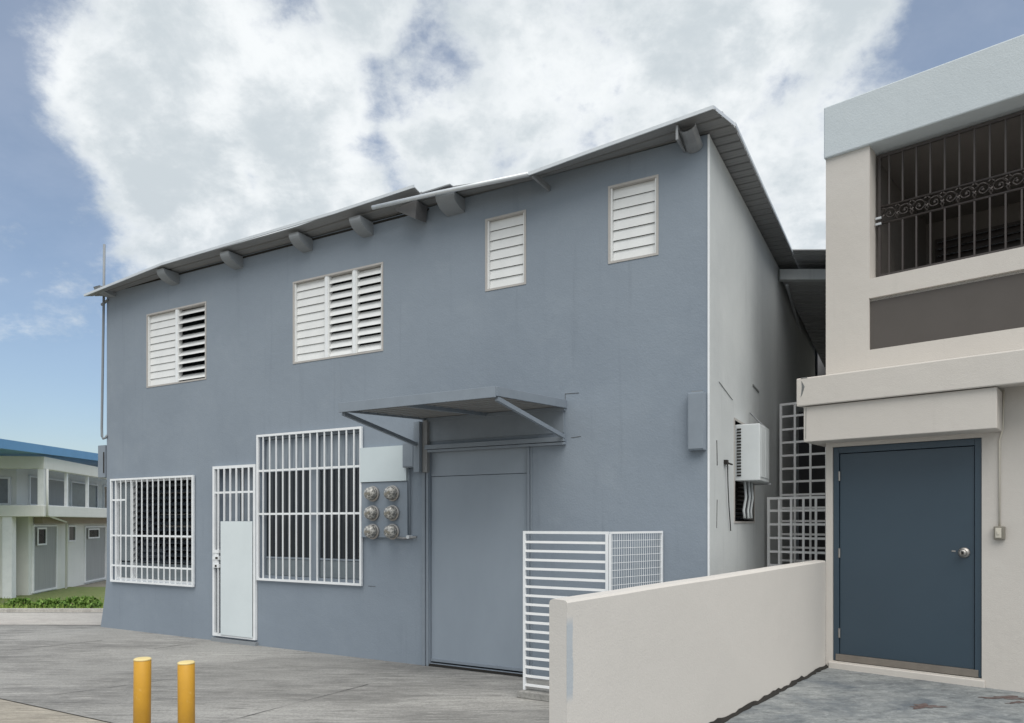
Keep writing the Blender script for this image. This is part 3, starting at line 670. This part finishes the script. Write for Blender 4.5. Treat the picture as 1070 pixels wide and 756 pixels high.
def lattice(name, label, y, x0, x1, z1, px, pz, z0=.02, shade=None, offx=0):
    t = thing(name, label, 'gate', TR, (x0, y, 0), None)
    fr = MB(); w_ = .028
    fr.box(x0, x0+w_, y-.012, y+.012, z0, z1).box(x1-w_, x1, y-.012, y+.012, z0, z1).box(x0+w_, x1-w_, y-.012, y+.012, z1-w_, z1).box(x0+w_, x1-w_, y-.012, y+.012, z0, z0+w_)
    fr.build('gate_frame', 'lattice_white', t)
    mb = MB(); x = x0+px
    while x < x1-.05: mb.box(x-.013, x+.013, y-.010, y-.001, z0+w_, z1-w_); x += px
    mb.build('vertical_bars', 'lattice_white', t)
    mb = MB(); z = z1-pz
    while z > z0+.03: mb.box(x0+w_, x1-w_, y, y+.009, z-.013, z+.013); z -= pz
    mb.build('cross_bars', 'lattice_white', t)
lattice('lattice_gate', 'lower white square lattice gate closing the alley in front', .855, -.93, -.02, 1.79, .137, .157)
lattice('lattice_gate', 'taller white square lattice behind the lower one in the alley', 1.716, -1.12, -.02, 3.0, .19, .165)

Pt = MB().box(-1.42, -.01, 3.2, 3.28, 0, 3.1).build('backdrop', 'interior'); Pt.matrix_world = TR @ Matrix.Translation(Pt.location)  # added dark panel standing in for the darkness behind the lattices
tag(Pt, 'dark backdrop added for the darkness behind the white lattices in the alley', 'backdrop')
# ================================================================== BEIGE HOUSE
B = thing('house', 'beige two storey house with a barred balcony and a slate blue door', 'house', TR)
DO = (.064, 1.300, .145, 2.235, .10); BO = (.40, 5.2, 3.81, 5.075, .22); BP = (.395, 5.2, 3.135, 3.625, .03)
mb = MB(); facade(mb, 0, 5.6, 0, 5.085, [DO, BO, BP], .1)
mb.quad((0, 0, 0), (0, 0, 5.3), (0, 7, 5.3), (0, 7, 0)); mb.quad((5.6, 0, 0), (5.6, 0, 5.3), (5.6, 7, 5.3), (5.6, 7, 0)); mb.quad((0, 7, 0), (5.6, 7, 0), (5.6, 7, 5.3), (0, 7, 5.3))
mb.build('wall', 'beige_wall', B)
MB().box(-.01, 5.62, -.035, 7.03, 5.072, 5.575).build('roof', 'fascia', B, bevel=.012, label='pale blue white concrete roof band')
MB().box(.396, 5.199, .030, .05, 3.136, 3.624).build('spandrel_panel', 'dark_brown', B, label='recessed taupe panel below the balcony')
# balcony interior
MB().box(.02, 5.58, .03, 3.0, 3.60, 3.80).build('balcony_floor', 'beige_wall', B)
MB().box(.2, 5.4, 2.3, 2.4, 3.80, 5.06).box(.30, .398, .222, 2.3, 3.80, 5.06).build('balcony_wall', 'balcony_brown', B)
MB().box(.40, 5.18, .24, 2.3, 5.035, 5.066).build('balcony_ceiling', 'balcony_brown', B)
LW = MB().box(.50, 3.6, 2.27, 2.298, 4.0, 4.82).build('balcony_window', 'iron', B)
mb = MB()
for i in range(10): z = 4.03+i*.08; mb.hexa([(.53, 2.20, z), (3.57, 2.20, z), (3.57, 2.206, z+.004), (.53, 2.206, z+.004), (.53, 2.26, z+.03), (3.57, 2.26, z+.03), (3.57, 2.266, z+.034), (.53, 2.266, z+.034)])
mb.build('louvre_slats', 'corbel', LW)
# balcony grille: bars and a scroll band
GY = .185
Gr = MB(); gx0, gx1, gz0, gz1 = .43, 5.17, 3.865, 5.03
Gr.box(gx0, gx0+.022, GY-.012, GY+.012, gz0, gz1).box(gx1-.022, gx1, GY-.012, GY+.012, gz0, gz1).box(gx0+.022, gx1-.022, GY-.012, GY+.012, gz1-.024, gz1).box(gx0+.022, gx1-.022, GY-.012, GY+.012, gz0, gz0+.018)
Gr = Gr.build('balcony_grille', 'iron', B, label='dark ornamental balcony grille with a scroll band')
mb = MB(); x = gx0+.095
while x < gx1-.05:
    mb.bar((x, GY, gz0+.018), (x, GY, 4.375), .014, .014).bar((x, GY, 4.53), (x, GY, gz1-.024), .014, .014); x += .1155
mb.build('bar', 'iron', Gr)
mb = MB(); mb.box(gx0+.022, gx1-.022, GY-.008, GY+.008, 4.365, 4.38).box(gx0+.022, gx1-.022, GY-.008, GY+.008, 4.525, 4.54)
x = gx0+.10; k = 0
while x < gx1-.1:
    c = (x, GY, 4.4525); pts = []
    for j in range(20):
        t = j/19; a = t*math.pi*2.6 + (0 if k % 2 else math.pi); rr = .062*(1-.75*t); pts.append((c[0]+rr*math.cos(a)*1.05, GY - .006*math.sin(3*a), c[2]+rr*math.sin(a)*(1 if k % 2 else -1)))
    mb.tube(pts, .0065, 6)
    for s in (-1, 1):
        mb.tube([(x+.055*s, GY, 4.385), (x+.075*s, GY-.008, 4.42), (x+.05*s, GY-.01, 4.45)], .008, 6); mb.tube([(x+.055*s, GY, 4.52), (x+.03*s, GY-.01, 4.49), (x+.06*s, GY-.006, 4.46)], .008, 6)
    mb.lathe((x, GY+.01, 4.4525), [(.012, 0), (.014, .010), (.006, .014)], 'y', 10)
    x += .125; k += 1
mb.build('scroll_band', 'iron', Gr, smooth=True)
for hz in (4.415, 4.36): MB().box(gx0-.02, gx0+.03, GY-.03, GY-.013, hz, hz+.02).build('grille_hinge', 'galv_light', Gr)
# ledge and door hood
MB().hexa([(-.165, -.34, 2.615), (5.62, -.34, 2.615), (5.62, -.001, 2.64), (-.165, .0, 2.64), (-.165, -.34, 2.885), (5.62, -.34, 2.885), (5.62, -.001, 2.93), (-.165, .0, 2.93)]).box(-.165, -.002, .001, .5, 2.64, 2.92).build('ledge', 'beige_wall', B, bevel=.010)
MB().box(-.11, 1.45, -.30, -.001, 2.272, 2.612).box(-.11, -.002, .001, .3, 2.272, 2.612).build('door_hood', 'beige_wall', B, bevel=.007)
mb = MB(); mb.poly([(-.115, -.3415, 2.86), (-.085, -.3415, 2.80), (-.105, -.3415, 2.73), (-.122, -.3415, 2.70), (-.112, -.3415, 2.79)])
mb.bar((-.12, -.3415, 2.885), (-.06, -.3415, 2.885), .003, .008).bar((-.085, -.3015, 2.60), (-.088, -.3015, 2.30), .002, .006)
mb.build('chipped_plaster', 'mark', B)
# door
Dr = MB(); Dr.box(.066, .118, .015, .09, .15, 2.232).box(1.246, 1.298, .015, .09, .15, 2.232).box(.118, 1.246, .015, .09, 2.172, 2.232)
Dr = Dr.build('door', 'door_blue', B, bevel=.003, label='wide slate blue steel door with a kick plate')
MB().box(.124, 1.241, .030, .07, .215, 2.166).build('door_leaf', 'door_blue', Dr, bevel=.002)
MB().box(.090, 1.274, .006, .0285, .152, .214).build('kick_plate', 'kick', Dr, bevel=.001)
for z in (1.95, 1.20, .42): MB().lathe((.121, .018, z), [(.010, -.045), (.010, .045)], 'z', 8).build('hinge', 'steel', Dr)
Kn = MB().lathe((1.165, .030, 1.233), [(.046, 0), (.046, .008), (.036, .016), (.018, .02), (.018, .04), (.03, .046), (.032, .066), (.022, .078), (.006, .08)], 'y', 24).build('door_knob', 'steel', Dr, smooth=True)
MB().box(1.155, 1.175, -.0515, -.0495, 1.218, 1.248).build('keyway', 'gap', Kn)
MB().bar((1.07, .027, 1.245), (1.10, .027, 1.243), .006, .012).build('latch_plate', 'steel', Dr)
MB().box(.03, 1.325, -.022, .0, .004, .135).box(.064, 1.30, .0, .09, .06, .143).build('doorstep', 'beige_wall', B, bevel=.008)
# wall switch
S_ = thing('light_switch', 'small weathered metal switch box on the beige wall right of the door', 'switch', TR, (1.43, 0, 1.35))
MB().box(1.392, 1.472, -.045, -.001, 1.352, 1.466).build('casing', 'switch', S_, bevel=.006)
MB().box(1.404, 1.448, -.052, -.0455, 1.368, 1.452).build('cover', 'ivory', S_, bevel=.004)
MB().box(1.418, 1.434, -.060, -.0525, 1.395, 1.425).build('rocker', 'ivory', S_, bevel=.002)
MB().tube([(1.430, -.012, 1.466), (1.430, -.012, 2.2), (1.455, -.012, 2.30), (1.46, -.012, 2.62)], .007, 8).build('conduit', 'ivory', S_, smooth=True)
# low wall
FLAKE_Y = -2.10
M['low_wall'] = patched_beige()
Lw = thing('low_wall', 'long beige stucco parapet wall running from the foreground to the blue door', 'wall', TR, (-.07, -2.1, 0))
mb = MB(); zz = lambda y: 1.125 + y*.013; n_ = 14; pr_ = []
ys_ = [-4.20 + 4.195*i/n_ for i in range(n_+1)]
rings = []
for y in ys_:
    w0 = .0; t = zz(y) + random.uniform(-.0015, .0015)
    rings.append([(-.125, y, 0), (.0, y, 0), (.0, y, t-.014), (-.010, y, t-.002), (-.026, y, t), (-.10, y, t+.002), (-.118, y, t-.006), (-.125, y, t-.02)])
e = len(rings[0])
for rg in rings: mb.v += rg
for i in range(n_):
    for k in range(e): mb.f.append((i*e+k, i*e+(k+1) % e, (i+1)*e+(k+1) % e, (i+1)*e+k))
mb.f += [tuple(range(e))[::-1], tuple(n_*e+k for k in range(e))]
mb.build('wall', 'low_wall', Lw)
mb = MB(); prev = None
for i in range(70):
    y = -4.2 + 4.2*i/69; h = .018 + random.random()*.022 + .01*math.sin(i*.7); o_ = .010 + random.random()*.022
    pz0 = pz(y); cur = ((0.001, y, pz0+.001), (o_, y, pz0+.003), (.004, y, pz0+h))
    if prev: mb.quad(prev[1], cur[1], cur[2], prev[2])
    prev = cur
mb.build('base_joint', 'gap', Lw, label='dark grimy open joint along the foot of the low wall')

# ------------------------------------------------------------------ cage by the wall
Cg = thing('metal_screen', 'white metal screen of horizontal bars and fine mesh on a concrete plinth', 'metal screen', TF, (-1.0, -.69, 0))
x0, x1, y, z0, z1 = -1.414, -.635, -.69, .065, 1.425
MB().box(x0, x0+.022, y-.011, y+.011, z0, z1).box(x1-.024, x1, y-.012, y+.012, z0, z1).box(x0+.022, x1-.024, y-.011, y+.011, z1-.022, z1).build('screen_frame', 'white_paint', Cg)
mb = MB(); z = z1-.093
while z > z0+.02: mb.box(x0+.02, x1-.022, y-.008, y+.008, z-.010, z+.010); z -= .0765
mb.build('cross_bars', 'lattice_white', Cg)
a = Vector((x1+.014, y, 0)); b = Vector((-.402, -.03, 0))
mb = MB(); mb.bar(a+Vector((0, 0, z1-.010)), b+Vector((0, 0, z1-.010)), .018, .018).bar(b+Vector((0, 0, .02)), b+Vector((0, 0, z1)), .018, .018).bar(a+Vector((0, 0, .03)), b+Vector((0, 0, .03)), .018, .018).bar(a+Vector((0, 0, .02)), a+Vector((0, 0, z1-.02)), .018, .018)
mb.build('screen_frame', 'white_paint', Cg)
mb = MB(); n_ = 24
for i in range(1, n_): p = a+(b-a)*i/n_; mb.bar(p+Vector((0, 0, .03)), p+Vector((0, 0, z1-.015)), .0032, .0032)
for i in range(1, 24): z = .03 + i*.06; mb.bar(a+Vector((0, 0, z)), b+Vector((0, 0, z)), .0036, .0036)
mb.build('wire_mesh', 'white_paint', Cg)
MB().box(-1.45, -.60, -.745, -.63, 0, .062).build('plinth', 'apron', Cg, bevel=.008)

# ------------------------------------------------------------------ bollards
proto = None
for (x, y, z, lab) in ((-2.268, 4.40, .668, 'left of the two yellow steel bollards, its top tilted slightly'), (-1.993, 4.40, .645, 'right of the two yellow steel bollards, slightly shorter')):
    if proto is None:
        o = thing('bollard', lab, 'bollard', None, (x, y, 0), 'yellow bollards in the foreground')
        ORI[o.name] = Vector((0, 0, 0))
        MB().lathe((0, 0, 0), [(.049, 0), (.049, .655), (.047, .658)], 'z', 32).build('post', 'yellow', o, smooth=False)
        for p in o.children[0].data.polygons: p.use_smooth = len(p.vertices) == 4
        MB().lathe((0, 0, 0), [(.050, .6585), (.050, .664), (.044, .669), (.02, .671)], 'z', 32).build('cap', 'yellow_cap', o)
        o.rotation_euler = (R(.3), R(.6), 0); proto = o
    else:
        o = proto.copy(); col.objects.link(o); o.location = (x, y, -.022); o.rotation_euler = (0, R(-.2), R(40))
        for ch in proto.children: q = ch.copy(); col.objects.link(q); q.parent = o
        tag(o, lab, 'bollard', 'yellow bollards in the foreground')

# ================================================================== WHITE HOUSE BEHIND
ang = math.atan2(.177, .984)
TL = Matrix.Translation((-13.35, 20.5, -.66)) @ Matrix.Rotation(ang, 4, 'Z')
N = thing('house', 'white two storey house with a blue roof edge and open gallery beyond the grass', 'house', TL)
z_ = lambda a: a + .66
MB().box(-9, 0, 0, 14, z_(1.66), z_(1.99)).build('gallery_slab', 'cream', N, bevel=.02)
MB().box(-9, 0, 0, .22, z_(3.03), z_(3.38)).box(-.22, 0, .22, 14, z_(3.03), z_(3.38)).build('roof_beam', 'cream', N, bevel=.01)
mb = MB(); zb = lambda y: 3.44 + .035*y; zt_ = lambda y: 3.68 + .035*y
mb.hexa([(-9, -4, z_(zb(-4))), (.12, -4, z_(zb(-4))), (.12, 14, z_(zb(14))), (-9, 14, z_(zb(14))), (-9, -4, z_(zt_(-4))), (.12, -4, z_(zt_(-4))), (.12, 14, z_(zt_(14))), (-9, 14, z_(zt_(14)))])
mb.build('roof', 'blue_roof', N, label='faded blue roof slab with a straight deep edge')
for (x, y, s) in ((-.10, .10, .16), (-9+.1, .1, .2)): MB().box(x-s/2, x+s/2, y-s/2, y+s/2, z_(1.99), z_(3.03)).build('column', 'white_paint', N)
for y in (1.75, 3.35, 5.6, 8): MB().box(-.16, -.08, y-.04, y+.04, z_(1.99), z_(3.03)).build('column', 'white_paint', N)
MB().box(-9, -1.3, 1.3, 1.4, z_(1.99), z_(3.40)).box(-1.4, -1.3, 1.4, 14, z_(1.99), z_(3.40)).build('upper_wall', 'cream', N)
MB().box(-9, -.9, .9, 1.0, 0-.6, z_(1.66)).box(-.9, -.8, .9, 14, -.6, z_(1.66)).build('lower_wall', 'cream', N)
MB().box(-9, -.95, .25, .5, -.6, z_(1.655)).build('lower_pier', 'cream', N)
MB().box(-1.1, -.86, .05, .3, -.6, z_(1.655)).build('lower_pier', 'white_paint', N)
MB().box(-.78, -.55, 1.2, 14, z_(1.46), z_(1.655)).build('overhang_shadow_band', 'brown_shade_and_pane', N)  # brown band painted in as the shadow under the overhanging slab
def win(x0, x1, y0, y1, z0, z1, mat='grey_glass', name='window'):
    f = MB(); t = .05
    if abs(x1-x0) < .2:
        f.box(x0, x1, y0, y0+t, z0, z1).box(x0, x1, y1-t, y1, z0, z1).box(x0, x1, y0+t, y1-t, z1-t, z1).box(x0, x1, y0+t, y1-t, z0, z0+t)
        f = f.build(name, 'white_paint', N); MB().box(x0, x1-.03, y0+t, y1-t, z0+t, z1-t).build('pane', mat, f)
    else:
        f.box(x0, x0+t, y0, y1, z0, z1).box(x1-t, x1, y0, y1, z0, z1).box(x0+t, x1-t, y0, y1, z1-t, z1).box(x0+t, x1-t, y0, y1, z0, z0+t)
        f = f.build(name, 'white_paint', N); MB().box(x0+t, x1-t, y0+.03, y1, z0+t, z1-t).build('pane', mat, f)
win(-2.15, -1.45, 1.22, 1.30, z_(2.02), z_(2.85), 'grey_glass')
win(-1.30, -1.24, 2.0, 4.6, z_(2.02), z_(2.95), 'grey_panel')
win(-1.30, -1.24, 5.0, 7.4, z_(2.02), z_(2.95), 'grey_glass')
win(-1.30, -1.24, 8.0, 9.4, z_(2.02), z_(2.95), 'brown_shade_and_pane')
win(-.80, -.75, 1.1, 2.7, z_(-.62), z_(1.42), 'grey_panel', 'door')
win(-.80, -.74, 3.5, 4.1, z_(.85), z_(1.40), 'glass')
win(-.75, -.72, 1.3, 1.9, z_(.80), z_(1.34), 'glass')
win(-.75, -.72, 5.1, 6.1, z_(.92), z_(1.28), 'glass')
win(-.75, -.72, 8.0, 8.8, z_(.72), z_(1.28), 'glass')
win(-.80, -.75, 4.9, 6.8, z_(-.62), z_(1.36), 'grey_panel', 'door')
win(-.80, -.75, 7.3, 9.4, z_(-.62), z_(1.36), 'grey_panel', 'door')
MB().tube([(.03, .12, z_(3.03)), (.03, .12, z_(1.7)), (-.6, 3.0, z_(1.5)), (-.62, 3.0, -.2), (-.55, 2.9, -.05)], .035, 8).build('drain_pipe', 'cream', N, smooth=True)

# shrubs
def shrub(x, y, w_, h, n, lab):
    t = thing('shrub', lab, 'shrub', None, (x, y, gz(x, y)), 'low green shrubs on the grass')
    mb = MB(); ORI[t.name] = Vector((0, 0, 0))
    for i in range(n):
        a, rr, zz_ = random.uniform(0, 6.28), random.random()**.5, random.random()
        r2 = rr*w_*(1-.5*zz_)*(.8+.3*math.sin(3*a+x)); c = Vector((r2*math.cos(a), .6*r2*math.sin(a), .03+h*zz_))
        u = Vector((random.gauss(0, 1), random.gauss(0, 1), random.gauss(0, 1))).normalized()*.05; v = Vector((random.gauss(0, 1), random.gauss(0, 1), random.gauss(0, .6))).normalized()*.03
        mb.quad(c-u, c-v, c+u, c+v)
    mb.build('foliage', 'leaf', t)
    st = MB()
    for i in range(5): a = random.uniform(0, 6.28); st.bar((0, 0, -.02), (.4*w_*math.cos(a), .3*w_*math.sin(a), h*.7), .012, .012)
    st.build('stem', 'rust', t)
shrub(-8.55, 14.3, .55, .20, 900, 'low leafy green shrub on the grass nearest the blue house')
shrub(-9.35, 14.6, .45, .16, 600, 'smaller green shrub on the grass just left of the bigger one')
shrub(-11.4, 16.6, .45, .16, 500, 'thin dull green shrub by the white house pillar')
